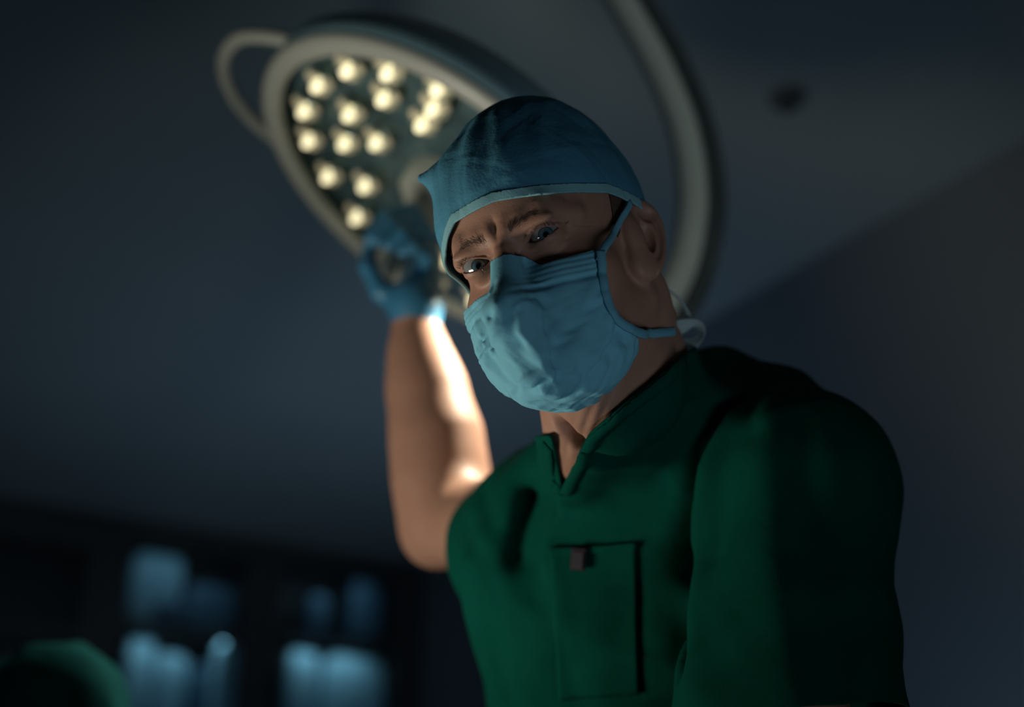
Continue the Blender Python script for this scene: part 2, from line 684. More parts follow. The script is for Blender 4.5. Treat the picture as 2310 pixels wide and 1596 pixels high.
def hand_sdf(p):
    I, Md, Rg, Pk, Th = fingers()
    d = rc(p, WRR, A(935, 700, 1.615), .029, .030)
    d = smin(d, rc(p, A(940, 690, 1.62), A(955, 570, 1.71), .029, .020), .02)
    d = smin(d, rc(p, A(940, 680, 1.62), A(966, 600, 1.665), .028, .017), .02)
    for c in (I, Md, Rg, Pk):
        d = smin(d, chain(p, c, .004), .006)
    d = smin(d, chain(p, Th, .006), .010)
    d = smax(d, -rc(p, LC, LC + LN * .028, .062, .038), .003)
    return smax(d, -(rc(p, HA - LN * .06, HB, .0235, .0260)), .003)


def forearm_sdf(p):
    d = chain(p, [(WRR, .0285), (A(945, 800, 1.60), .034), (A(962, 880, 1.585), .046), (A(984, 990, 1.56), .0535),
                  (A(996, 1090, 1.54), .055), (A(1003, 1170, 1.53), .052)], .03)
    d = smin(d, rc(p, A(1010, 1175, 1.53), SHR, .050, .060), .03)
    d = smin(d, sph(p, A(975, 1215, 1.545), .030), .03)          # elbow point
    return d


def neck_sdf(p):
    d = rc(p, NECK_TOP, NECK_MID, .054, .050)
    d = smin(d, rc(p, NECK_MID, NECK_BASE, .050, .058), .03)
    # front of the throat, and the long muscle from behind the ear to the notch
    d = smin(d, rc(p, fromL((0, .030, -.112)), NOTCH, .026, .026), .035)
    d = smin(d, rc(p, fromL((.055, -.030, -.045)), NOTCH + [.03, 0, .01], .016, .014), .02)
    d = smin(d, rc(p, fromL((.040, -.050, -.060)), A(1560, 1010, 1.17), .022, .03), .03)
    return d


def neck_folds(p):
    q = toL(p)
    # creases fanning from behind the jaw down to the collar
    a = fromL((.060, -.035, -.045)); b = A(1330, 990, 1.12)
    ax = (b - a) / np.linalg.norm(b - a)
    r = p - a
    t = r @ ax
    side = np.array([.75, .62, .1]); side -= ax * (side @ ax); side /= np.linalg.norm(side)
    s = r @ side
    w = ss(t, .0, .03) * ss(-t, -.19, -.12)
    f = np.cos(s / .0125 * 2 * math.pi + 2.2 * np.sin(t * 22) + 1.5 * np.sin(s * 120) + .6)
    f = f * (.55 + .45 * np.sin(s * 210 + t * 30))
    return .0011 * f * w * ss(-np.abs(s - .01), -.065, -.02) * (q[:, 2] < -.02)


def torso_skin(p):
    d = rc(p, SHL, SHR, .055, .055)
    d = smin(d, rc(p, NECK_BASE + [.02, .03, .02], CHEST, .075, .115), .05)
    d = smin(d, rc(p, CHEST + [-.07, 0, .03], WAIST + [-.05, 0, .02], .085, .10), .06)
    d = smin(d, rc(p, CHEST + [.08, -.02, -.02], WAIST + [.07, 0, -.02], .09, .10), .06)
    d = smin(d, rc(p, NECK_BASE + [0, .0, .01], SHL, .05, .052), .06)
    d = smin(d, rc(p, NECK_BASE + [0, .0, .01], SHR, .05, .052), .06)
    d = smin(d, rc(p, SHL, ELL, .052, .042), .03)
    return d


SCRUB_CREASES = [
    ([(1212, 1118), (1196, 1165), (1182, 1210), (1174, 1258)], .0170, .0305), ([(1214, 1140), (1192, 1250), (1204, 1340)], .012, .012), ([(1255, 1100), (1236, 1180), (1222, 1270)], .009, -.0100),
    ([(1606, 925), (1565, 1010), (1549, 1120), (1542, 1300), (1546, 1500)], .0075, .0210), ([(1590, 1060), (1572, 1200), (1570, 1480)], .014, -.0060),
    ([(1655, 1000), (1622, 1110), (1612, 1250)], .013, .0060), ([(1720, 950), (1738, 1250), (1790, 1560)], .022, -.0080),
    ([(1800, 955), (1832, 1250), (1900, 1560)], .018, .0070), ([(1250, 1600), (1260, 1610), (1270, 1620)], .020, .0030),
    ([(1490, 1440), (1545, 1520), (1600, 1590)], .018, -.0060), ([(1246, 1260), (1262, 1390)], .010, -.0040),
    ([(1085, 1110), (1120, 1210), (1160, 1310)], .012, .0060), ([(1045, 1190), (1080, 1260), (1110, 1330)], .012, .0070),
    ([(1112, 1450), (1125, 1520), (1150, 1595)], .012, .0090), ([(1650, 800), (1690, 870), (1700, 980)], .014, .0080),
    ([(1330, 1110), (1440, 1150), (1520, 1130)], .016, .0035), ([(1150, 1330), (1260, 1420), (1300, 1590)], .018, .0050)]
_sc = []
def scrub_creases(p, d):
    if not _sc:
        for pl, w_, dp in SCRUB_CREASES:
            P_ = np.array([A(x_, y_, d_) for x_, y_ in pl for d_ in np.linspace(.8, 1.6, 500)]).reshape(len(pl), 500, 3)
            _sc.append((proj(lambda v: scrub_sdf(v, False), catmull([pp[np.argmax(scrub_sdf(pp, False) < 0)] for pp in P_], 3), 5, .03), w_, dp))
    out = np.zeros(len(p))
    near = np.abs(d) < .06
    if near.any():
        q = p[near]; add = np.zeros(len(q))
        for pts_, w_, dp in _sc:
            m = nrm(q - pts_.mean(0)) < .30
            if not m.any(): continue
            e = np.full(m.sum(), 9.)
            qm, pc = q[m], pts_
            if dp > .019:      # deep fold: runs straight in along the cloth normal
                nv = grad(lambda v: scrub_sdf(v, False), pts_.mean(0)[None], 2e-3)[0]
                if dp > .03: nv = pts_.mean(0)
                nv /= np.linalg.norm(nv)
                qm = qm - (qm @ nv)[:, None] * nv
                pc = pts_ - (pts_ @ nv)[:, None] * nv
            for a_, b_ in zip(pc[:-1], pc[1:]): e = np.minimum(e, rc(qm, a_, b_, 0, 0))
            add[m] += dp * np.exp(-np.abs(e / w_) ** 1.6)
        out[near] = add
    return out


def scrub_sdf(p, folds=True):
    d = rc(p, SHL + [0, .004, 0], SHR + [.02, .01, 0], .072, .066)
    d = smin(d, rc(p, NECK_BASE + [.03, .045, .03], CHEST, .085, .135), .06)
    d = smin(d, rc(p, CHEST + [-.075, .0, .02], WAIST + [-.055, 0, .0], .095, .115), .07)
    d = smin(d, rc(p, CHEST + [.10, -.02, .0], WAIST + [.14, 0, .0], .115, .13), .07)
    # collar slope up to the neck, collar bunched behind
    d = smin(d, rc(p, NECK_BASE + [.035, -.002, .03], SHL + [0, -.01, 0], .070, .070), .05)
    d = smin(d, rc(p, A(1628, 862, 1.20), A(1760, 930, 1.17), .034, .045), .035)
    d = smin(d, rc(p, NECK_BASE + [-.03, .03, .02], SHR + [0, -.005, 0], .052, .060), .05)
    # near sleeve, hanging; far sleeve round the raised arm
    d = smin(d, rc(p, SHL + [-.008, .02, -.01], A(1782, 1700, .985), .078, .095), .030)
    d = smin(d, rc(p, SHR + [0, .008, 0], A(1060, 1280, 1.455), .070, .102), .014)
    d = smin(d, np.maximum(neck_sdf(p) - .007, .02 * 0 + (A(1400, 760, 1.1)[1] - p[:, 1])), .015)
    if folds:
        x, y, z = p.T
        d = d + .0050 * crumple(p, 48, 8, 4)
        d = d + .0012 * crumple(p, 150, 9, 4)
        d = d + scrub_creases(p, d)
    return d


def SC(p):
    """keeps the skin inside the scrub top below the neckline"""
    v = scrub_sdf(p) + .0045
    return v - 1.6 * np.maximum(0, .012 - p[:, 1])


def body_sdf(p):
    q = toL(p)
    d = np.full(len(p), 9.)
    hd = head_sdf(q)
    nk = neck_sdf(p) + neck_folds(p)
    d = smin(hd, nk, .016)
    d = smin(hd, smax(smin(nk, torso_skin(p) + .004, .03), SC(p), .004), .016)
    d = smin(d, forearm_sdf(p), .02)
    d = smin(d, hand_sdf(p) + .003, .012)
    return d


root = empty('surgeon', W(A(1500, 2600, 1.5)) * [1, 1, 0] + [0, 0, 0],
             'person in blue cap, mask and green scrubs leaning over, gloved hand raised to lamp', 'person')

bV, bF = nets(body_sdf, (-.18, -.28, .86), (.36, .52, 1.78), .0042)
q = toL(bV)
hw = (nrm(q - [0, 0, -.02]) < .165)
bV, bF = subdiv_where(bV, bF, hw)
bV = proj(body_sdf, bV, 2)
q = toL(bV)
fw = (q[:, 1] > .035) & (np.abs(q[:, 0]) < .075) & (q[:, 2] > -.035) & (q[:, 2] < .06) & (nrm(q) < .15)
fw |= (q[:, 0] > .066) & (np.abs(q[:, 1] + .005) < .05) & (np.abs(q[:, 2] + .01) < .055)
bV, bF = subdiv_where(bV, bF, fw)
bV = proj(body_sdf, bV, 2)
q = toL(bV)
ew = ((nrm(q - np.array(EYES[0])) < .028) | (nrm(q - np.array(EYES[1])) < .028)) & (q[:, 1] > .08)
bV, bF = subdiv_where(bV, bF, ew)
bV = proj(body_sdf, bV, 2)
body = mesh_obj('body', W(bV), bF, M_SKIN, root, label='weathered skin of the face, neck and raised forearm')


# ---- eyes
def eye_mat():
    m = bpy.data.materials.new('eye_surface'); m.use_nodes = True
    nt = m.node_tree; b = nt.nodes['Principled BSDF']
    tc = nt.nodes.new('ShaderNodeTexCoord')
    sep = nt.nodes.new('ShaderNodeSeparateXYZ')
    nt.links.new(tc.outputs['Object'], sep.inputs[0])
    h = nt.nodes.new('ShaderNodeVectorMath'); h.operation = 'MULTIPLY'
    h.inputs[1].default_value = (1, 1, 0)
    nt.links.new(tc.outputs['Object'], h.inputs[0])
    L = nt.nodes.new('ShaderNodeVectorMath'); L.operation = 'LENGTH'
    nt.links.new(h.outputs[0], L.inputs[0])
    mr = nt.nodes.new('ShaderNodeMapRange'); mr.inputs[1].default_value = 0; mr.inputs[2].default_value = .0075
    nt.links.new(L.outputs['Value'], mr.inputs[0])
    r = nt.nodes.new('ShaderNodeValToRGB')
    cr = r.color_ramp
    cr.elements[0].position = 0; cr.elements[0].color = (.004, .005, .006, 1)
    cr.elements[1].position = 1; cr.elements[1].color = (.30, .33, .34, 1)
    for pos, c in ((.29, (.004, .005, .006, 1)), (.34, (.07, .13, .17, 1)), (.60, (.11, .20, .26, 1)), (.76, (.02, .035, .05, 1)), (.84, (.30, .33, .34, 1))):
        e = cr.elements.new(pos); e.color = c
    nt.links.new(mr.outputs[0], r.inputs[0])
    nz = nt.nodes.new('ShaderNodeTexNoise'); nz.inputs['Scale'].default_value = 900
    nt.links.new(tc.outputs['Object'], nz.inputs['Vector'])
    mx = nt.nodes.new('ShaderNodeMix'); mx.data_type = 'RGBA'; mx.blend_type = 'MULTIPLY'; mx.inputs[0].default_value = .35
    nt.links.new(r.outputs[0], mx.inputs[6]); nt.links.new(nz.outputs[1], mx.inputs[7])
    nt.links.new(mx.outputs[2], b.inputs['Base Color'])
    b.inputs['Roughness'].default_value = .12
    b.inputs['Coat Weight'].default_value = 1; b.inputs['Coat Roughness'].default_value = .02
    return m


M_EYE = eye_mat()
for s, e in zip(('right', 'left'), EYES):
    me = bpy.data.meshes.new('eyeball')
    bm = bmesh.new()
    bmesh.ops.create_uvsphere(bm, u_segments=48, v_segments=32, radius=ER)
    for v in bm.verts:      # cornea bulge on +Z
        rr = math.hypot(v.co.x, v.co.y)
        if v.co.z > 0 and rr < .0066: v.co.z += .0011 * (1 - (rr / .0066) ** 2)
    for f in bm.faces: f.smooth = True
    bm.to_mesh(me); bm.free()
    me.materials.append(M_EYE)
    o = bpy.data.objects.new('eyeball', me); COL.objects.link(o)
    c = W(fromL(e))
    o.parent = root
    o.location = Vector(c - np.array(root.location))
    gaze = Vector(CAM + np.array([.0, 0, .0]) - c)
    o.rotation_euler = gaze.to_track_quat('Z', 'Y').to_euler()
    o['label'] = 'blue-grey eye looking into the camera'


# ---- brows, lashes: many short tapered hairs grown from the skin
def hairs(roots, dirs, lens, r0):
    V, F = [], []
    for P0, D, Ln in zip(roots, dirs, lens):
        n = len(V)
        a, b, d = frame_from(D)
        for k, (t, rr) in enumerate(((0, 1), (.5, .8))):
            c = P0 + d * Ln * t + np.array([0, 0, 0])
            for j in range(3):
                an = 2.094 * j
                V.append(c + (a * math.cos(an) + b * math.sin(an)) * r0 * rr)
        V.append(P0 + d * Ln)
        F += [(n, n + 1, n + 4, n + 3), (n + 1, n + 2, n + 5, n + 4), (n + 2, n, n + 3, n + 5),
              (n + 3, n + 4, n + 6), (n + 4, n + 5, n + 6), (n + 5, n + 3, n + 6)]
    return np.array(V), F


g = np.random.RandomState(3)
fL = lambda q: head_sdf(q, ears=False)
for s in (-1, 1):
    R_, D_, L_ = [], [], []
    for i in range(300):
        t = g.uniform(0, 1)
        x = .009 + .031 * t
        z = .0150 + .0050 * math.sin(math.pi * min(1, t * .75)) + g.normal() * .0017 * (1 - .5 * t)
        y = .095 - .024 * t * t
        R_.append((x * s, y, z))
        out = np.array([(.35 + .8 * t) * s, .25, .75 - 1.1 * t]) + g.normal(size=3) * .18
        D_.append(out / np.linalg.norm(out)); L_.append(g.uniform(.0035, .006))
    R_ = proj(fL, np.array(R_), 4)
    gd = grad(fL, R_); gd /= nrm(gd)[:, None]
    D_ = np.array(D_); D_ -= gd * (D_ * gd).sum(1)[:, None] * .8
    V, F = hairs(fromL(R_), D_ @ HM.T, L_, .00009)
    mesh_obj('eyebrow', W(V), F, M_HAIR, root)
    R_, D_, L_ = [], [], []
    ex, ey, ez = EYES[0 if s < 0 else 1]
    for up in (1, -1):
        for i in range(60 if up > 0 else 34):
            lx = g.uniform(-.0135, .0135)
            hh = (.0048 if s < 0 else .0036) if up > 0 else .0046
            R1 = (.0142 ** 2 + hh ** 2) / (2 * hh)
            lz = up * (math.sqrt(max(0, R1 ** 2 - lx * lx)) - (R1 - hh))
            yy = ey + math.sqrt(max(.00002, .0145 ** 2 - lx * lx - lz * lz))
            if lx * s > .0125 or lx * s < -.0055: continue
            R_.append((ex + lx, yy, ez + lz + .06 * lx * s))
            d = np.array([lx * 40, 1.0, up * .55 + g.normal() * .15])
            D_.append(d / np.linalg.norm(d)); L_.append(g.uniform(.004, .0065) if up > 0 else g.uniform(.002, .0035))
    V, F = hairs(fromL(np.array(R_)), np.array(D_) @ HM.T, L_, .00013)
    mesh_obj('eyelashes', W(V), F, M_HAIR, root)

# ---- short hair showing below the cap
def hair_sdf(p): return face_sdf(p, False) - .0012
hV, hF = nets(lambda p: hair_sdf(toL(p)), HT - .14, HT + .14, .004)
hT = tris(hF)
def hair_g(V):
    q = toL(V)
    a = np.abs(q[:, 0])
    g1 = q[:, 2] - .004 + .9 * np.maximum(0, q[:, 1] - .005) - .012 * np.sin(q[:, 1] * 260) * .1   # lower edge
    g2 = .022 - q[:, 1]
    back = q[:, 2] + .028
    low = np.where(q[:, 1] < -.045, back, g1)
    return np.minimum(np.minimum(g2, low), a - .03 + np.maximum(0, -q[:, 1]) * 2)
hV, hT = clip(hV, hT, hair_g)
mesh_obj('hair', W(hV), hT, M_HAIR, root, label='short dark hair at the temple under the cap')


# ---- surgical cap
def cap_sdf(p):
    q = toL(p)
    d = ell(q, (0, -.016, .034), (.081, .100, .094))
    d = smin(d, ell(q, (0, .030, .046), (.072, .066, .060)), .02)
    d = smin(d, face_sdf(q, False) - .004, .006)
    d = smin(d, ell(q, (.004, -.010, .094), (.050, .062, .042)), .03)
    d = smin(d, rc(q, (-.030, .045, .080), CAPCORNER, .027, .005), .018)
    d = smin(d, rc(q, (-.036, .050, .036), (-.056, .050, .018), .018, .008), .02)
    # gathers radiating from the crown plus crumpled crepe
    w = ss(q[:, 2], .03, .06)
    d = d + .0013 * crumple(q, 150, 11, 4) * (.35 + .65 * w)
    ang = np.arctan2(q[:, 0], q[:, 1] + .01)
    d = d + .0009 * np.sin(ang * 13 + 2 * np.sin(ang * 3)) * w * ss(np.hypot(q[:, 0], q[:, 1] + .01), .035, .065)
    d = d + .0006 * crumple(q, 420, 5, 4)
    return d
CAPCORNER = (-.062, .058, .094)
cV, cF = nets(cap_sdf, HT - .17, HT + .16, .0030)
cV, cF = subdiv_where(cV, cF, np.ones(len(cV), bool))
cV = proj(cap_sdf, cV, 1)
cT = tris(cF)
def cap_g(V):
    q = toL(V)
    x, y, z = q.T
    front = .040 - .55 * np.maximum(0, -x - .032) - .24 * np.maximum(0, x - .008)
    side = .024 - .22 * np.maximum(0, .035 - y)
    side = np.where(x > 0, side, side - .035)
    t = ss(y, .02, .07)
    e = front * t + side * (1 - t)
    e = np.where(y < -.02, np.minimum(e, .012 + .5 * (y + .02)), e)
    return z - e
cT0 = clip(cV, cT, cap_g)
cV1, cT1 = biggest(*cT0)
cap = mesh_obj('surgical_cap', W(cV1), cT1, M_CAPF, root, solid=.0008, label='dark blue crinkled tie-back surgical cap')
wV, wT = clip(cV, cT, lambda V: cap_g(V) + .0006)
wV, wT = clip(wV, wT, lambda V: .0066 - cap_g(V))
wV, wT = biggest(wV, wT)
gd = grad(cap_sdf, wV); gd /= nrm(gd)[:, None]
mesh_obj('cap_binding', W(wV + gd * .0011), wT, M_BIND, cap, solid=.0020, label='pale blue edge binding of the cap')


# ---- face mask
def mask_sdf(p):
    q = toL(p)
    ax = np.stack([np.abs(q[:, 0]), q[:, 1], q[:, 2]], 1)
    d = ell(q, (0, .040, -.060), (.069, .070, .058))
    d = smin(d, rc(q, (0, .093, .000), (0, .126, -.046), .007, .009), .016)
    d = smin(d, rc(q, (0, .126, -.044), (0, .108, -.094), .010, .018), .030)
    d = smin(d, rc(ax, (.030, .080, -.030), (.056, .045, -.040), .014, .014), .02)
    d = smin(d, ell(q, (0, .064, -.094), (.043, .044, .028)), .03)
    d = smin(d, head_sdf(q, False, False) - .0030, .006)
    # pleats across the upper part, gather lines, crumple
    zz = q[:, 2] + .10 * ax[:, 0]
    top = ss(zz, -.038, -.030) * ss(ax[:, 0], .008, .03)
    d = d + .00035 * tri(zz / .0045 * 2 * math.pi) * top
    low = 1 - ss(zz, -.045, -.028)
    d = d + .0075 * crumple(q * [1, 1, .6], 120, 23, 4) * (.10 + .90 * low) * ss(q[:, 1], .02, .07)
    d = d + .0022 * crumple(q, 330, 4, 4) * (.15 + .85 * low)
    d = d + .0016 * np.exp(-((zz + .034) / .0022) ** 2) * ss(ax[:, 0], .004, .02)
    return d
MASK_CREASES = [
    ([(1108, 712), (1092, 760), (1086, 790)], .0045, -.0030), ([(1120, 690), (1112, 740), (1108, 800)], .004, .0022),
    ([(1152, 690), (1158, 745), (1175, 775)], .0045, -.0030), ([(1172, 752), (1205, 790), (1240, 845), (1258, 872)], .0042, .0030),
    ([(1150, 775), (1185, 812), (1215, 830)], .005, -.0022), ([(1292, 742), (1262, 780), (1246, 806), (1256, 862)], .0055, -.0052),
    ([(1228, 770), (1240, 812), (1254, 862)], .0038, .0030), ([(1310, 832), (1318, 850), (1300, 888)], .0045, -.0035),
    ([(1190, 885), (1235, 862), (1285, 850)], .0045, -.0026), ([(1180, 865), (1230, 842), (1290, 838)], .004, .0020),
    ([(1372, 720), (1376, 752), (1350, 800), (1320, 850)], .0050, .0026), ([(1392, 742), (1360, 800), (1330, 842)], .0040, -.0024),
    ([(1215, 700), (1208, 745), (1226, 780)], .005, .0024), ([(1205, 912), (1262, 905), (1315, 880)], .0035, -.0018),
    ([(1105, 800), (1130, 845), (1160, 870)], .0045, -.0024), ([(1075, 730), (1088, 770), (1100, 830)], .004, .0016),
    ([(1340, 700), (1300, 720), (1262, 716)], .0055, -.0016), ([(1062, 700), (1100, 668), (1112, 640)], .004, -.0012)]
_mc = []
for pl, w_, dp in MASK_CREASES:
    P_ = np.array([A(x_, y_, d_) for x_, y_ in pl for d_ in np.linspace(.86, 1.06, 260)]).reshape(len(pl), 260, 3)
    hit_ = [pp[np.argmax(mask_sdf(pp) < 0)] for pp in P_]
    _mc.append((catmull(hit_, 3), w_, dp))
mask_plain = mask_sdf
def mask_sdf(p):
    d = mask_plain(p)
    near = np.abs(d) < .03
    if near.any():
        q = p[near]; add = np.zeros(len(q))
        for pts_, w_, dp in _mc:
            m = nrm(q - pts_.mean(0)) < .09
            if not m.any(): continue
            e = np.full(m.sum(), 9.)
            for a_, b_ in zip(pts_[:-1], pts_[1:]): e = np.minimum(e, rc(q[m], a_, b_, 0, 0))
            add[m] -= 1.5 * dp * np.exp(-np.abs(e / (w_ * .9)) ** 1.3)
        d[near] += add
    return d
mV, mF = nets(mask_sdf, HT + [-.15, -.09, -.16], HT + [.13, .16, .10], .0026)
mV, mF = subdiv_where(mV, mF, np.ones(len(mV), bool))
mV = proj(mask_sdf, mV, 1)
mT = tris(mF)
def mask_top(q):
    a = np.abs(q[:, 0])
    return -.0035 - np.where(q[:, 0] < 0, .019, .0155) * ss(a, .006, .026) - np.where(q[:, 0] < 0, .04, .03) * np.maximum(0, a - .024)
def mask_g(V):
    q = toL(V)
    x, y, z = q.T
    g1 = mask_top(q) - z
    sd_ = np.where(x > 0, np.interp(z, [-.13, -.100, -.0925, -.084, -.073, -.0565, -.039, -.022, .05], [.025, .030, .039, .056, .071, .077, .0722, .0662, .064]), .030)
    side = y - sd_
    # lower edge runs back under the chin from the side corners
    und = (y - .030) * .70 + (z + .118) * .71 + .004
    return np.minimum(np.minimum(g1, side), und)
mV, mT = clip(mV, mT, mask_g)
mV, mT = biggest(mV, mT)
mask = mesh_obj('face_mask', W(mV), mT, M_MASK, root, solid=.0012, label='pale blue pleated surgical face mask')
# stitched side edge strip and top edge
# (ribbons laid on the surface)
def ribbon(name, pts, width, m, parent, base=None, off=.0015, n=8, label=None, thick=.0012, twist=None):
    P = catmull(pts, n)
    if base is not None:
        P = proj(lambda v: base(v) - off, P, 5, .02)
        N = grad(base, P, 1e-3)
        for _ in range(14):
            N[1:-1] = (N[:-2] + N[1:-1] + N[2:]) / 3
    else:
        N = np.tile(np.array([0., 0, -1.]), (len(P), 1))
    if twist is not None:
        tw = np.interp(np.linspace(0, 1, len(P)), np.linspace(0, 1, len(twist)), twist)
        T = np.gradient(P, axis=0); T /= nrm(T)[:, None]
        N = np.array([nn * math.cos(a) + np.cross(t, nn) * math.sin(a) for nn, t, a in zip(N, T, tw)])
    h = width / 2; th = thick / 2
    V, F = sweep(P, [(-th, -h), (-th, h), (th, h * .9), (th * 1.6, 0), (th, -h * .9)], N)
    return mesh_obj(name, W(V), F, m, parent, label=label)


def onto_px(px, py, f, d0=.85, d1=1.25):
    P = np.array([A(px, py, d) for d in np.linspace(d0, d1, 500)])
    return P[np.argmax(f(P) < .0015)]
def allh(v):
    q = toL(v)
    return smin(smin(smin(face_sdf(q, False), neck_sdf(v), .02), mask_sdf(v), .004), cap_sdf(v), .004)
ribbon('strap', [onto_px(x, y, allh) for x, y in ((1424, 457), (1406, 488), (1386, 525), (1362, 562), (1352, 590))], .0062, M_STRAP, mask, allh, off=.0012, label='upper mask strap tied up over the cap')
ribbon('strap', [onto_px(x, y, allh) for x, y in ((1354, 566), (1358, 615), (1368, 665), (1388, 712), (1420, 740), (1455, 755), (1485, 752), (1508, 750), (1522, 748))], .0075, M_STRAP, mask, allh, off=.0016, label='side binding and lower mask strap')
ribbon('strap', [A(1390, 700, .99), A(1425, 735, 1.0), A(1462, 752, 1.03), A(1500, 748, 1.055), A(1535, 740, 1.075)], .0065, M_TIE, mask, label='lower tie running behind the neck', twist=[.2, .8, .2, -.6, .3])
bow = [
    [A(1500, 752, 1.06), A(1540, 738, 1.075), A(1572, 735, 1.085), A(1582, 755, 1.09), A(1560, 775, 1.09), A(1530, 778, 1.085), A(1505, 762, 1.07)],
    [A(1466, 634, 1.06), A(1495, 645, 1.07), A(1525, 668, 1.08), A(1545, 695, 1.085), A(1553, 722, 1.085), A(1530, 742, 1.08)],
    [A(1474, 660, 1.06), A(1490, 700, 1.07), A(1510, 728, 1.075), A(1540, 742, 1.08)],
]
ribbon('tie_bow', bow[0], .0150, M_TIE, mask, n=10, label='loose bow loop of the mask ties', thick=.0005, twist=[0, .5, 1.2, 1.4, .8, .2, 0])
ribbon('tie_bow', bow[1], .0050, M_TIE, mask, n=10, label='long thin loop of the mask ties', thick=.0004, twist=[1.4, 1.3, 1.1, 1.0, .6, .2])
ribbon('tie_bow', bow[2], .0040, M_TIE, mask, n=10, label='inner side of the long tie loop', thick=.0004, twist=[1.2, 1.3, 1.1, .6])


# ---- scrub top
sV, sF = nets(scrub_sdf, (-.15, -.06, .78), (.46, .52, 1.62), .0048)
sT = tris(sF)
# openings
ELd = np.array(A(1040, 1235, 1.47)) - SHR; ELd /= np.linalg.norm(ELd)
HEML = A(1782, 1700, .985); SLd = HEML - SHL; SLd /= np.linalg.norm(SLd)
NAX = NECK_BASE - NECK_MID; NAX /= np.linalg.norm(NAX)
VB = A(1268, 1108, 1.0); VL = A(1243, 985, 1.0); VR = A(1328, 983, 1.0); VT = A(1552, 797, 1.0)
def neck_open(V):
    """>0 inside the neckline; prism running along the line through the chest"""
    u = V[:, 0] / V[:, 2]; v = V[:, 1] / V[:, 2]
    def side(a, b):
        e = b[:2] - a[:2]; n = np.array([e[1], -e[0]]); n /= np.linalg.norm(n)
        return (u - a[0]) * n[0] + (v - a[1]) * n[1]
    s1 = -side(VB, VL)
    s2 = side(VB, VR)
    s3 = side(VR, VT)
    return np.maximum(np.minimum(s1, np.maximum(s2, s3)), np.minimum(VL[1] - v, s3))
def scrub_g(V):
    g = -neck_open(V) * 1.0
    back = V[:, 2] - 1.30
    g = np.where(V[:, 2] > 1.30, .05, g)
    g = np.maximum(g, np.where(back > 0, .05, -1))
    r = V - SHR
    t = r @ ELd
    s = nrm(r - t[:, None] * ELd)
    L_ = np.linalg.norm(np.array(A(1040, 1235, 1.47)) - SHR)
    arm = np.where(s < .15, (L_ - .120) - t, 1)
    r2 = V - SHL
    t2 = r2 @ SLd
    s2 = nrm(r2 - t2[:, None] * SLd)
    L2 = np.linalg.norm(HEML - SHL)
    arm2 = np.where(s2 < .130, (L2 - .014 - .30 * (V[:, 0] - HEML[0])) - t2, 1)
    return np.minimum(np.minimum(g, arm), arm2)
sV1, sT1 = clip(sV, sT, scrub_g)
sV1, sT1 = biggest(sV1, sT1)
scrubs = mesh_obj('scrub_top', W(sV1), sT1, M_SCRUB, root, solid=.0022, label='dark green V-neck short-sleeved scrub top')


# raycast helper onto the implicit cloth
def on_cloth(px, py, f=lambda v: scrub_sdf(v), d0=.8, d1=1.7):
    dd = np.linspace(d0, d1, 400)
    P = np.array([A(px, py, d) for d in dd])
    v = f(P)
    i = np.argmax(v < 0)
    return P[i]

def patch(poly_px, f, off, h=9):
    """cloth patch covering a quad given by 4 corner rays, resting on the cloth"""
    a, b, c, d = [np.array(t, float) for t in poly_px]
    nu = max(4, int(np.linalg.norm(b - a) / h)); nv = max(4, int(np.linalg.norm(d - a) / h))
    V = []
    for j in range(nv + 1):
        for i in range(nu + 1):
            s, t = i / nu, j / nv
            pt = (a * (1 - s) + b * s) * (1 - t) + (d * (1 - s) + c * s) * t
            V.append(on_cloth(pt[0], pt[1], f))
    V = np.array(V)
    V = proj(lambda v: f(v) - off, V, 3, .01)
    F = [(j * (nu + 1) + i, j * (nu + 1) + i + 1, (j + 1) * (nu + 1) + i + 1, (j + 1) * (nu + 1) + i) for j in range(nv) for i in range(nu)]
    return V, F
pV, pF = patch([(1243, 1242), (1436, 1226), (1442, 1560), (1262, 1575)], scrub_sdf, .0017)
pocket = mesh_obj('chest_pocket', W(pV), pF, M_SCRUB, scrubs, solid=.0015, label='breast pocket of the scrub top')
pV, pF = patch([(1240, 1240), (1438, 1224), (1438, 1240), (1241, 1256)], scrub_sdf, .0030, 6)
mesh_obj('pocket_hem', W(pV), pF, M_SCRUB, pocket, solid=.0016)
tp = on_cloth(1312, 1262); nn = grad(lambda v: scrub_sdf(v, False), tp[None])[0]; nn /= np.linalg.norm(nn)
tp = tp + nn * .009
t_up = np.array([.03, -1, 0]); t_up -= nn * (t_up @ nn); t_up /= np.linalg.norm(t_up)
t_s = np.cross(t_up, nn)
v1 = box_mesh(tp, t_s, t_up, nn, .0145, .0205, .003)
v2 = box_mesh(tp + nn * .0018 - t_up * .001, t_s, t_up, nn, .0105, .0150, .0012)
V, F = join([v1])
clipo = mesh_obj('pocket_clip', W(V), F, M_TAG, scrubs, smooth=False, bevel=.0012, label='small dark clip on the pocket edge')
V, F = join([v2])
mesh_obj('clip_face', W(V), F, mat('dull_grey_plastic', (.045, .04, .05), .7, spec=.15, bump=[('noise', 200, .1, .0005)]), clipo, smooth=False, bevel=.0005)

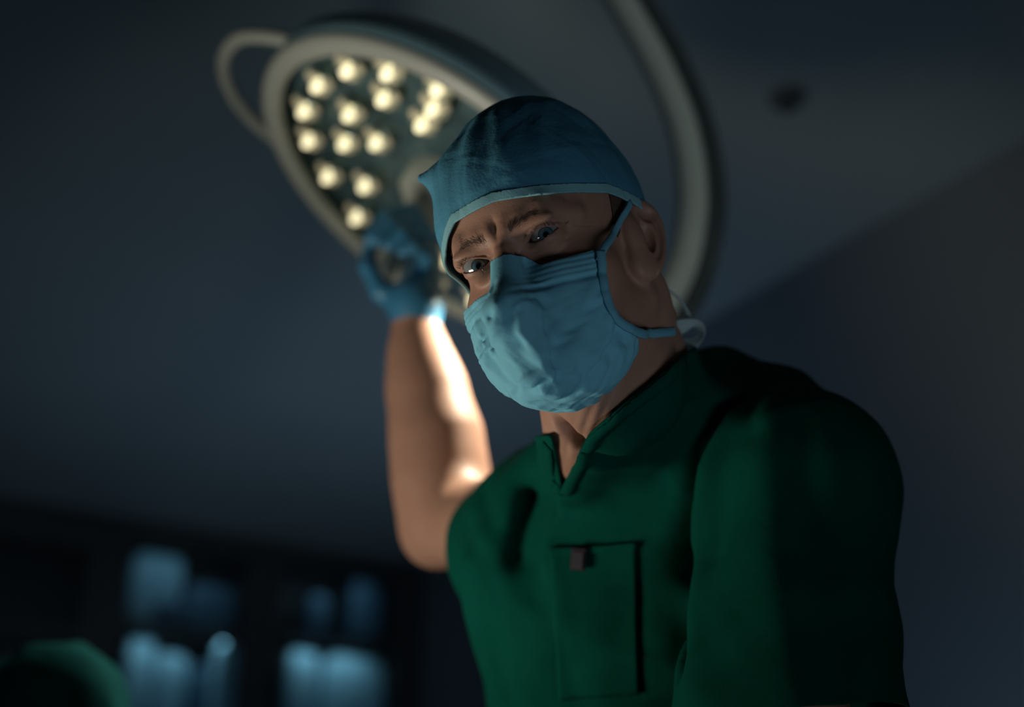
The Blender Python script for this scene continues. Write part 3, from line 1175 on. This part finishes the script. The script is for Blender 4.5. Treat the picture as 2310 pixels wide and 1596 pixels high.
# neckline facing: a narrow folded band along the V
def vband(pts, name):
    P = []
    for (a, b) in zip(pts[:-1], pts[1:]):
        for t in np.linspace(0, 1, 14, endpoint=False):
            h_ = on_cloth(a[0] + (b[0] - a[0]) * t, a[1] + (b[1] - a[1]) * t, lambda v: scrub_sdf(v))
            if h_[2] > .85 and (not P or np.linalg.norm(h_ - P[-1]) < .03): P.append(h_)
    P = proj(lambda v: scrub_sdf(v) - .0012, np.array(P), 3, .01)
    N = grad(lambda v: scrub_sdf(v, False), P, 2e-3)
    N /= nrm(N)[:, None]
    V, F = sweep(P, [(-.001, -.0055), (-.001, .0055), (.0006, .0055), (.0010, 0), (.0006, -.0055)], N)
    return mesh_obj(name, W(V), F, M_SCRUB, scrubs)
vband([(1262, 1112), (1240, 1060), (1236, 1002)], 'neckline_band')
vband([(1276, 1112), (1306, 1055), (1338, 990), (1420, 920), (1500, 858), (1545, 812)], 'neckline_band')

# ---- glove
def glove_sdf(p):
    d = hand_sdf(p) - .0004
    t = (p - WRR) @ ((WRR - A(935, 700, 1.615)) / np.linalg.norm(WRR - A(935, 700, 1.615)))
    d = d - .0018 * np.exp(-((t + .004) / .003) ** 2)
    d = d + .0013 * crumple(p, 110, 31, 4)
    return d
gV, gF = nets(glove_sdf, HB - [.13, .13, .15], HB + [.15, .17, .14], .0030)
gT = tris(gF)
wax = (WRR - A(955, 600, 1.68)); wax /= np.linalg.norm(wax)
gV, gT = clip(gV, gT, lambda V: .004 - (V - WRR) @ wax)
gV, gT = biggest(gV, gT)
mesh_obj('surgical_glove', W(gV), gT, M_GLOVE, root, solid=.0006, label='blue nitrile glove gripping the lamp handle')

# ------------------------------------------------------------------ surgical lamp
lamp = empty('surgical_lamp', W(LC), 'round white surgical lamp head with warm glowing bulbs behind the surgeon', 'lamp')
Rg_ = .262
lcw = W(LC); lnw = wd(LN); lnw /= np.linalg.norm(lnw)
# housing: domed shell behind the face (height negative = behind)
prof = [(Rg_ + .006, .004), (Rg_ + .022, .004), (Rg_ + .031, -.004), (Rg_ + .034, -.016), (Rg_ + .030, -.040), (Rg_ + .010, -.068),
        (Rg_ - .05, -.092), (Rg_ - .13, -.106), (.06, -.112), (.0, -.113)]
V, F = lathe(lcw, lnw, prof, 96)
mesh_obj('housing', V, F, M_SHELL, lamp, label='grey-blue domed back of the lamp head')
V, F = lathe(lcw, lnw, [(Rg_ - .002, .000), (Rg_ - .001, .008), (Rg_ + .006, .013), (Rg_ + .016, .014), (Rg_ + .025, .010), (Rg_ + .030, .003), (Rg_ + .028, -.006), (Rg_, -.006)], 96, closed=True)
mesh_obj('rim', V, F, M_WHITE, lamp, label='pale rim round the lamp face')
M_BACK = mat('mirror_backing', (.14, .24, .28), .35, metal=.2, var=(18, .8, (.05, .09, .11)), bump=[('voronoi', 34, .6, .01)])
V, F = lathe(lcw, lnw, [(Rg_ + .002, -.030), (.0, -.030)], 96)
mesh_obj('reflector_plate', V, F, M_BACK, lamp)
gm = bpy.data.materials.new('clear_cover'); gm.use_nodes = True
nt = gm.node_tree
for n_ in list(nt.nodes):
    if n_.type == 'BSDF_PRINCIPLED': nt.nodes.remove(n_)
tr = nt.nodes.new('ShaderNodeBsdfTransparent'); tr.inputs[0].default_value = (.93, .96, .96, 1)
gl = nt.nodes.new('ShaderNodeBsdfGlossy'); gl.inputs['Roughness'].default_value = .08
fr = nt.nodes.new('ShaderNodeFresnel'); fr.inputs[0].default_value = 1.45
mx = nt.nodes.new('ShaderNodeMixShader')
nt.links.new(fr.outputs[0], mx.inputs[0]); nt.links.new(tr.outputs[0], mx.inputs[1]); nt.links.new(gl.outputs[0], mx.inputs[2])
nt.links.new(mx.outputs[0], nt.nodes['Material Output'].inputs[0])
M_GLASS = gm
V, F = lathe(lcw, lnw, [(Rg_ - .0015, .0050), (.0, .0165)], 96)
V2, F2 = lathe(lcw, lnw, [(Rg_ - .0015, .0000), (.0, .0018)], 96)
mesh_obj('glass_cover', V, F, M_GLASS, lamp, label='clear cover of the lamp face')

# bulbs: hex pattern read off the lit face
def plane_hit(px, py, h=-.012):
    r = A(px, py, 1.0)
    c = LC + LN * h
    return r * (c @ LN) / (r @ LN)
zz = [(780, 395), (1020, 410), (600, 485), (995, 565), (1320, 505), (520, 640), (790, 660), (1290, 625), (1225, 720),
      (545, 820), (760, 835), (950, 830), (660, 1035), (880, 1090), (830, 1280)]
M_CUP = mat('faceted_reflector', (.55, .62, .60), .15, metal=.9, bump=[('voronoi', 120, .5, .004)])
M_HALO = mat('bulb_halo_petal', (.55, .50, .38), .25, spec=.6, emit=((1.0, .80, .50), .20), bump=[('noise', 80, .2, .002)])  # petal emission imitates bulb glow reflected in the cups
M_LED = mat('glowing_bulb', (.9, .85, .6), .4, emit=((1.0, .87, .54), 1.5), bump=[('noise', 80, .05, .001)])
hole = [plane_hit(500 + a / 2.66, b / 2.66) for a, b in zz]
# the hidden half mirrors the pattern through the centre
hidden = []
for h_ in hole:
    m_ = 2 * (LC + LN * -.012) - h_
    if all(np.linalg.norm(m_ - k_) > .045 for k_ in hole + hidden) and np.linalg.norm(m_ - LC) > .06:
        hidden.append(m_)
la, lb, ln_ = frame_from(lnw)
for c in hole + hidden:
    cw = W(c)
    V, F = lathe(cw, lnw, [(.006, -.012), (.013, -.008), (.0185, .002), (.0200, .008), (.0208, .008), (.0190, .000), (.012, -.0115)], 18)
    cup = mesh_obj('bulb_reflector', V, F, M_CUP, lamp)
    parts = []
    for k in range(3):
        an = 2 * math.pi * (k / 3) + .5
        pc = cw + (la * math.cos(an) + lb * math.sin(an)) * .0150 + lnw * .003
        parts.append(lathe(pc, lnw, [(.0095, 0), (.0088, .004), (.005, .007), (.0, .008)], 12))
    V, F = join(parts)
    mesh_obj('halo_petals', V, F, M_HALO, cup)
    V, F = lathe(cw + lnw * .001, lnw, [(.0068, 0), (.0078, .008), (.0068, .016), (.004, .020), (.0, .0212)], 16)
    mesh_obj('bulb', V, F, M_LED, cup)

# hub with handle (turning axis of the head)
V, F = lathe(lcw, lnw, [(.058, -.028), (.056, .004), (.050, .012), (.036, .022), (.026, .040), (.024, .052), (.0, .052)], 48)
mesh_obj('hub', V, F, M_WHITE, lamp, label='white hub in the middle of the lamp face')
V, F = lathe(W(HA), lnw, [(.018, 0), (.0165, .02), (.0175, .05), (.0195, .08), (.0215, .098), (.020, .108), (.012, .1135), (0, .114)], 36)
mesh_obj('handle', V, F, M_WHITE, lamp, label='pale handle held in the gloved fist')

# loop handle on the outer rim
def disc_pt(ang, r, h): return lcw + (la * math.cos(ang) + lb * math.sin(ang)) * r + lnw * h
tgt = W(A(572, 150, 1.80)) - lcw
tgt -= lnw * (tgt @ lnw)
a0 = math.atan2(tgt @ lb, tgt @ la)
pts = [disc_pt(a0 + da, Rg_ + r, h) for da, r, h in
       ((-.50, .020, -.022), (-.40, .050, -.018), (-.26, .085, -.012), (-.08, .102, -.008), (.10, .100, -.008), (.27, .080, -.012), (.40, .048, -.018), (.48, .020, -.022))]
P = catmull(pts, 8)
V, F = sweep(P, circ(.0105, 14), np.tile(lnw, (len(P), 1)))
mesh_obj('grab_handle', V, F, M_WHITE, lamp, label='curved side grip on the lamp edge')

# suspension yoke: curved arm sweeping round the right side
ypx = [(1270, -230, 2.10), (1345, -110, 2.08), (1420, 20, 2.06), (1492, 150, 2.04), (1545, 280, 2.02), (1568, 400, 2.00), (1568, 500, 1.98),
       (1545, 610, 1.96), (1490, 710, 1.93), (1400, 790, 1.90)]
_e = W(A(1290, 800, 1.87)) - lcw
_e -= lnw * (_e @ lnw)
a1 = math.atan2(_e @ lb, _e @ la)
P = catmull([W(A(*t)) for t in ypx] + [disc_pt(a1, Rg_ + .075, -.050), disc_pt(a1, Rg_ + .012, -.040)], 8)
ctr = W(A(1130, 380, 1.95))
N = np.array([(p - ctr) for p in P]); N /= nrm(N)[:, None]
sec = [(.026 * math.cos(t) - .006, .022 * math.sin(t)) for t in np.linspace(0, 2 * math.pi, 18, endpoint=False)]
V, F = sweep(P, sec, N)
yoke = mesh_obj('yoke_arm', V, F, M_WHITE, lamp, label='pale curved suspension arm sweeping round behind the head')
V, F = sweep(P + N * .024, [(-.008, -.012), (.010, -.012), (.010, .012), (-.008, .012)], N)
mesh_obj('yoke_channel', V, F, M_DARKG, yoke, label='dark groove along the curved arm')
V, F = sweep(P + N * .041, circ(.0075, 12, 1, 2.2), N)
mesh_obj('yoke_edge', V, F, M_CHROME, yoke, label='glossy outer edge of the curved arm')

# straight post from the top of the arm up to the ceiling
pt_ = W(A(1270, -230, 2.10))
V, F = lathe(pt_ - np.array([0, 0, .03]), np.array([0, 0, 1.0]), [(.0, 0), (.030, .004), (.036, .02), (.036, 2.855 - pt_[2]), (.075, 2.86 - pt_[2]), (.075, 2.925 - pt_[2]), (.0, 2.926 - pt_[2])], 32)
mesh_obj('ceiling_post', V, F, M_WHITE, lamp)

# ------------------------------------------------------------------ second person, head low at the left
H2M = rot(math.radians(12), math.radians(62), math.radians(-14))
H2T = A(95, 1690, 1.62)
p2 = empty('assistant', W(A(95, 2900, 1.62)) * [1, 1, 0], 'person in a dark green cap at the bottom left corner, only the crown showing', 'person')
def toL2(p): return (p - H2T) @ H2M
def fromL2(q): return np.asarray(q) @ H2M.T + H2T
def body2(p):
    d = head_sdf(toL2(p), detail=False)
    d = smin(d, rc(p, fromL2((0, -.025, -.06)), H2T + [.0, .20, .03], .055, .06), .02)
    d = smin(d, rc(p, H2T + [-.17, .26, .05], H2T + [.19, .26, .0], .055, .055), .05)
    d = smin(d, rc(p, H2T + [0, .30, .03], H2T + [0, .46, .05], .10, .11), .05)
    return d
V, F = nets(body2, H2T + [-.30, -.16, -.2], H2T + [.30, .60, .26], .0065)
mesh_obj('body', W(V), F, M_SKIN, p2)
def gown2(p):
    d = rc(p, H2T + [-.17, .26, .05], H2T + [.19, .26, .0], .070, .070)
    d = smin(d, rc(p, H2T + [0, .29, .03], H2T + [0, .50, .05], .12, .14), .06)
    return d + .004 * crumple(p, 30, 3)
V, F = nets(gown2, H2T + [-.32, .10, -.22], H2T + [.34, .62, .28], .008)
V, T = clip(V, tris(F), lambda v: np.minimum(nrm((v - H2T - [.0, .2, .03]) * [1, .35, 1]) - .085, .62 - v[:, 1] + H2T[1]))
mesh_obj('scrub_top', W(V), T, M_SCRUB, p2, solid=.002)
def cap2(p):
    q = toL2(p)
    d = ell(q, (0, -.016, .036), (.086, .106, .098))
    d = smin(d, face_sdf(q, False) - .005, .006)
    d = d + .0075 * crumple(q, 95, 17, 4) + .0014 * crumple(q, 170, 3, 4)
    return d
V, F = nets(cap2, H2T - .17, H2T + .17, .004)
V, T = clip(V, tris(F), lambda v: toL2(v)[:, 2] - .020 - .25 * np.minimum(0, toL2(v)[:, 1]))
M_CAP2 = mat('dark_green_cap_fabric', (.008, .075, .080), .85, spec=.1, bump=[('noise', 300, .4, .001)])
mesh_obj('surgical_cap', W(V), T, M_CAP2, p2, solid=.001, label='dark green crinkled cap')
def mask2(p):
    q = toL2(p)
    d = ell(q, (0, .040, -.060), (.070, .070, .066))
    d = smin(d, rc(q, (0, .092, -.005), (0, .118, -.05), .007, .012), .02)
    return smin(d, face_sdf(q, False) - .003, .006) + .001 * crumple(q, 100, 2)
V, F = nets(mask2, H2T - .17, H2T + .17, .004)
V, T = clip(V, tris(F), lambda v: np.minimum(-.012 - toL2(v)[:, 2], toL2(v)[:, 1] - .022))
mesh_obj('face_mask', W(V), T, M_MASK, p2, solid=.001)

# ------------------------------------------------------------------ room
U = np.array([.842, .540, 0]); Vv = np.array([-.540, .842, 0]); Z = np.array([0, 0, 1.0])
CEIL = 2.9
DEP = .40
B0 = np.array([-.55, 6.96, 0]) + .412 * np.array([-.540, .842, 0])             # on the back wall, cabinet's right edge
R0 = np.array([1.03, 3.24, 0])             # on the right wall
def plaster(name, col, col2):
    return mat(name, col, .75, spec=.25, var=(1.6, .6, col2), bump=[('noise', 90, .08, .002)])
M_CEIL = plaster('ceiling_paint', (.42, .48, .50), (.38, .44, .46))
M_WALLR = plaster('wall_paint', (.30, .34, .39), (.27, .31, .36))
M_WALLB = plaster('back_wall_paint', (.33, .38, .42), (.29, .34, .38))
M_FLOOR = mat('floor_vinyl', (.16, .20, .22), .4, var=(3, .5, (.13, .17, .19)), bump=[('noise', 40, .05, .001)])


def slab(name, c, ax, ay, az, s, m, parent=None, structure=False, bevel=0, label=None):
    V, F = box_mesh(c, ax, ay, az, *s)
    o = mesh_obj(name, V, F, m, parent, smooth=False, bevel=bevel, label=label)
    if structure: o['kind'] = 'structure'
    return o


def onto(p, o, d):
    return (p - o) @ d
mid = B0 - U * 0 + Vv * -4.5
slab('ceiling', np.array([mid[0], mid[1], CEIL + .05]), U, Vv, Z, (12, 10, .1), M_CEIL, structure=True)
slab('floor', np.array([mid[0], mid[1], -.05]), U, Vv, Z, (12, 10, .1), M_FLOOR, structure=True)
slab('wall_back', B0 + Vv * .05 + Z * CEIL / 2, U, Vv, Z, (12, .1, CEIL), M_WALLB, structure=True)
# right wall: a thick pier of wall whose near face runs towards the back and stops short
rl = 6.2
Rend = R0 + Vv * 1.12
slab('wall_right', Rend - Vv * rl / 2 + U * .15 + Z * CEIL / 2, U, Vv, Z, (.3, rl, CEIL - .002), M_WALLR, structure=True)
slab('wall_left', B0 - U * 4.6 - Vv * 4.5 + Z * CEIL / 2, U, Vv, Z, (.1, 9.2, CEIL - .002), M_WALLR, structure=True)
slab('wall_near', B0 - Vv * 9.0 - U * .5 + Z * CEIL / 2, U, Vv, Z, (8.2, .1, CEIL - .002), M_WALLR, structure=True)

# ceiling detector, a dark spot
def world_hit(px, py, zc):
    r = wd(A(px, py, 1.0)); r = np.ravel(r)
    return CAM + r * ((zc - CAM[2]) / r[2])
sd = world_hit(1775, 218, CEIL)
det = empty('smoke_detector', sd, 'small dark round detector on the ceiling, right of the curved arm', 'smoke detector')
M_DET = mat('dark_detector_plastic', (.14, .155, .165), .6, bump=[('noise', 50, .05, .001)])
V, F = lathe(sd, -Z, [(.046, -.002), (.046, .010), (.038, .020), (.028, .024), (0, .026)], 32)
mesh_obj('base', V, F, M_DET, det)
V, F = lathe(sd - Z * .024, -Z, [(.022, 0), (.020, .012), (.012, .018), (0, .019)], 24)
mesh_obj('sensor', V, F, M_DARKG, det)

# ---- glass-fronted supply cabinet on the back wall
M_BLK = mat('black_cabinet_metal', (.075, .075, .075), .5, bump=[('noise', 60, .05, .001)])
M_INT = mat('dark_cabinet_interior', (.016, .020, .024), .6, bump=[('noise', 60, .05, .001)])
def bw(px, py, off=0.0):
    """point on the plane standing off in front of the back wall"""
    r = np.ravel(wd(A(px, py, 1.0)))
    o = B0 - Vv * off
    t = ((o - CAM) @ Vv) / (r @ Vv)
    return CAM + r * t
cab = empty('supply_cabinet', B0 - U * 1.8 - Vv * .2, 'tall black glass-fronted supply cabinet at the lower left, blurred', 'cabinet')
def uz(p): return (p - B0) @ U, p[2]
uR = uz(bw(952, 1400, DEP))[0]
ztop = CEIL - .012
uL = uR - 3.3
def cb(name, u0, u1, z0, z1, d0, d1, m, parent=cab, bevel=.004, label=None):
    c = B0 + U * (u0 + u1) / 2 - Vv * (d0 + d1) / 2 + Z * (z0 + z1) / 2
    return slab(name, c, U, Vv, Z, (u1 - u0, d1 - d0, z1 - z0), m, parent, bevel=bevel, label=label)
cb('side_panel', uR - .03, uR, .002, ztop, .005, DEP, M_BLK)
cb('side_panel', uL, uL + .03, .002, ztop, .005, DEP, M_BLK)
cb('back_panel', uL + .03, uR - .03, .002, ztop, .005, .02, M_INT)
cb('top_panel', uL + .03, uR - .03, ztop - .05, ztop, .02, DEP, M_BLK)
cb('bottom_panel', uL + .03, uR - .03, .002, .10, .02, DEP, M_BLK)
# door columns from the picture: panel x ranges
cols = [(-130, 170), (258, 548), (618, 885)]
doors = []
for i, (x0, x1) in enumerate(cols):
    u0 = uz(bw(x0, 1450, DEP))[0]; u1 = uz(bw(x1, 1450, DEP))[0]
    zt = min(uz(bw((x0 + x1) / 2, (1215, 1238, 1290)[i], DEP))[1], ztop - .1)
    zm = uz(bw((x0 + x1) / 2, (1415, 1420, 1440)[i], DEP))[1]
    doors.append((u0, u1, zt, zm))
edges = [uL + .03] + [(doors[i][1] + doors[i + 1][0]) / 2 for i in range(2)] + [uR - .03]
zbot = .85
for i, (u0, u1, zt, zm) in enumerate(doors):
    e0, e1 = (edges[i] if i else doors[0][0] - .08), edges[i + 1]
    f = .012
    parts = []
    def fb(a, b, c_, d_):
        c = B0 + U * (a + b) / 2 - Vv * (DEP + .012) + Z * (c_ + d_) / 2
        parts.append(box_mesh(c, U, Vv, Z, b - a, .022, d_ - c_))
    fb(e0 + .003, u0, .10, ztop - .01); fb(u1, e1 - .003, .10, ztop - .01)
    fb(u0, u1, zt, ztop - .01); fb(u0, u1, zm - .022, zm + .022); fb(u0, u1, .10, zbot)
    V, F = join(parts)
    dr = mesh_obj('door', V, F, M_BLK, cab, smooth=False)
    for za, zb in ((zbot, zm - .022), (zm + .022, zt)):
        V, F = box_mesh(B0 + U * (u0 + u1) / 2 - Vv * (DEP + .010) + Z * (za + zb) / 2, U, Vv, Z, u1 - u0, .004, zb - za)
        mesh_obj('pane', V, F, M_GLASS, dr, smooth=False)
    hx = e1 - .03
    V, F = box_mesh(B0 + U * hx - Vv * (DEP + .040) + Z * 1.15, U, Vv, Z, .014, .014, .22)
    v2 = [box_mesh(B0 + U * hx - Vv * (DEP + .029) + Z * (1.15 + s), U, Vv, Z, .010, .018, .012) for s in (-.09, .09)]
    V, F = join([(V, F)] + v2)
    mesh_obj('door_handle', V, F, M_CHROME, dr, smooth=False)
    if i: cb('divider', edges[i] - .012, edges[i] + .012, .10, ztop - .05, .02, DEP - .004, M_BLK)
    cb('shelf', e0 + (.015 if i else 0), e1 - .015, zm - .010, zm + .010, .021, DEP - .03, M_BLK, bevel=.002)
    z2 = uz(bw(450, 1575, DEP * .6))[1]
    cb('shelf', e0 + (.015 if i else 0), e1 - .015, z2 - .22 - (.12 if i == 2 else 0), z2 - .20 - (.12 if i == 2 else 0), .021, DEP - .03, M_BLK, bevel=.002)
scene['_cab'] = 1

# shelf contents: wrapped packs. pixel box -> size and place on the shelf (u, z), all at their own depth in the cabinet
M_PACK = mat('pale_blue_wrap', (.30, .55, .66), .6, sheen=.1, var=(9, .6, (.20, .42, .55)), bump=[('noise', 40, .5, .01)])
M_PACKD = mat('deep_blue_wrap', (.10, .22, .32), .6, var=(9, .6, (.07, .16, .26)), bump=[('noise', 40, .5, .01)])
def pack(name, px0, px1, py0, py1, off, base, m, label, cat, group=None, dep=.12, tiltr=0):
    u0 = uz(bw(px0, (py0 + py1) / 2, off))[0]; u1 = uz(bw(px1, (py0 + py1) / 2, off))[0]
    z0 = base; z1 = uz(bw((px0 + px1) / 2, py0, off))[1]
    z1 = max(z1, z0 + .03)
    z0 += .003
    c = B0 + U * (u0 + u1) / 2 - Vv * off + Z * (z0 + z1) / 2
    bm = bmesh.new()
    bmesh.ops.create_cube(bm, size=1)
    bmesh.ops.subdivide_edges(bm, edges=bm.edges[:], cuts=5, use_grid_fill=True)
    V = np.array([v.co[:] for v in bm.verts]); F = [[v.index for v in f.verts] for f in bm.faces]
    bm.free()
    n6 = (np.abs(V * 2) ** 6).sum(1) ** (1 / 6)
    V = V / np.maximum(n6, .4)[:, None] * 1.0
    V = V * [(u1 - u0), dep, (z1 - z0)]
    V = V + crumple(V, 22, int(px0) + 3, 4)[:, None] * V / (nrm(V)[:, None] + .02) * .010
    V[:, 2] = np.maximum(V[:, 2], -(z1 - z0) / 2)
    Wv = c + V[:, :1] * U + V[:, 1:2] * Vv + V[:, 2:] * Z
    o = mesh_obj(name, Wv, F, m, None)
    props(o, label, cat, group)
    return o
zs = [d[3] + .0105 for d in doors]
z2a = uz(bw(450, 1575, DEP * .6))[1] - .20
pack('wrapped_pack', 290, 410, 1252, 1330, .14, zs[1] + 0, M_PACK, 'pale blue wrapped pack on the upper shelf, left side of the middle cabinet door', 'package')
pack('wrapped_pack', 415, 530, 1325, 1400, .14, zs[1], M_PACKD, 'deep blue low pack on the upper shelf, right side of the middle door', 'package')
pack('wrapped_pack', 350, 430, 1362, 1400, .28, zs[1], M_PACKD, 'small deep blue pack in front on the upper shelf of the middle door', 'package', dep=.09)
pack('wrapped_pack', 278, 345, 1440, 1530, .20, z2a, M_PACK, 'pale blue upright pack at the left end of the lower shelf, middle door', 'package')
pack('wrapped_pack', 348, 420, 1478, 1530, .20, z2a, M_PACK, 'pale blue low pack second from the left on the lower shelf, middle door', 'package')
pack('wrapped_pack', 428, 466, 1500, 1540, .16, z2a, M_PACKD, 'small deep blue pack between pale packs on the lower shelf, middle door', 'package')
pack('wrapped_pack', 482, 530, 1452, 1550, .31, z2a, M_PACK, 'pale blue upright pack at the right end of the lower shelf, middle door', 'package')
pack('wrapped_pack', 690, 735, 1345, 1430, .18, zs[2], M_PACKD, 'narrow deep blue pack on the upper shelf behind the right-hand door', 'package')
pack('wrapped_pack', 785, 858, 1312, 1430, .16, zs[2], M_PACKD, 'taller deep blue pack on the upper shelf behind the right-hand door', 'package')
pack('wrapped_pack', 640, 712, 1470, 1600, .22, z2a - .12, M_PACK, 'pale blue tall pack at the left of the lower shelf, right-hand door', 'package')
pack('wrapped_pack', 720, 866, 1482, 1600, .20, z2a - .12, M_PACK, 'large pale blue pack filling the lower shelf of the right-hand door', 'package')
# area lights added inside the cabinet to brighten the packs, no fixtures built
for i, (en, k) in enumerate(((.25, 0), (3.2, 1), (4.0, 2))):
    u0, u1, zt, zm = doors[k]
    cpos = B0 + U * (u0 + u1) / 2 - Vv * (DEP - .05)
    light('shelf_fill', 'AREA', cpos + Z * (zm - .03), cpos + Vv * .12 + Z * (zm - .5), en * .10, (.55, .85, 1.0), .5, .03)
    light('shelf_fill', 'AREA', cpos + Z * (zt + .02), cpos + Vv * .12 + Z * (zm), en * .06, (.50, .80, 1.0), .5, .03)

for o in bpy.data.objects:
    if '_org' in o.keys(): del o['_org']
if '_cab' in scene.keys(): del scene['_cab']
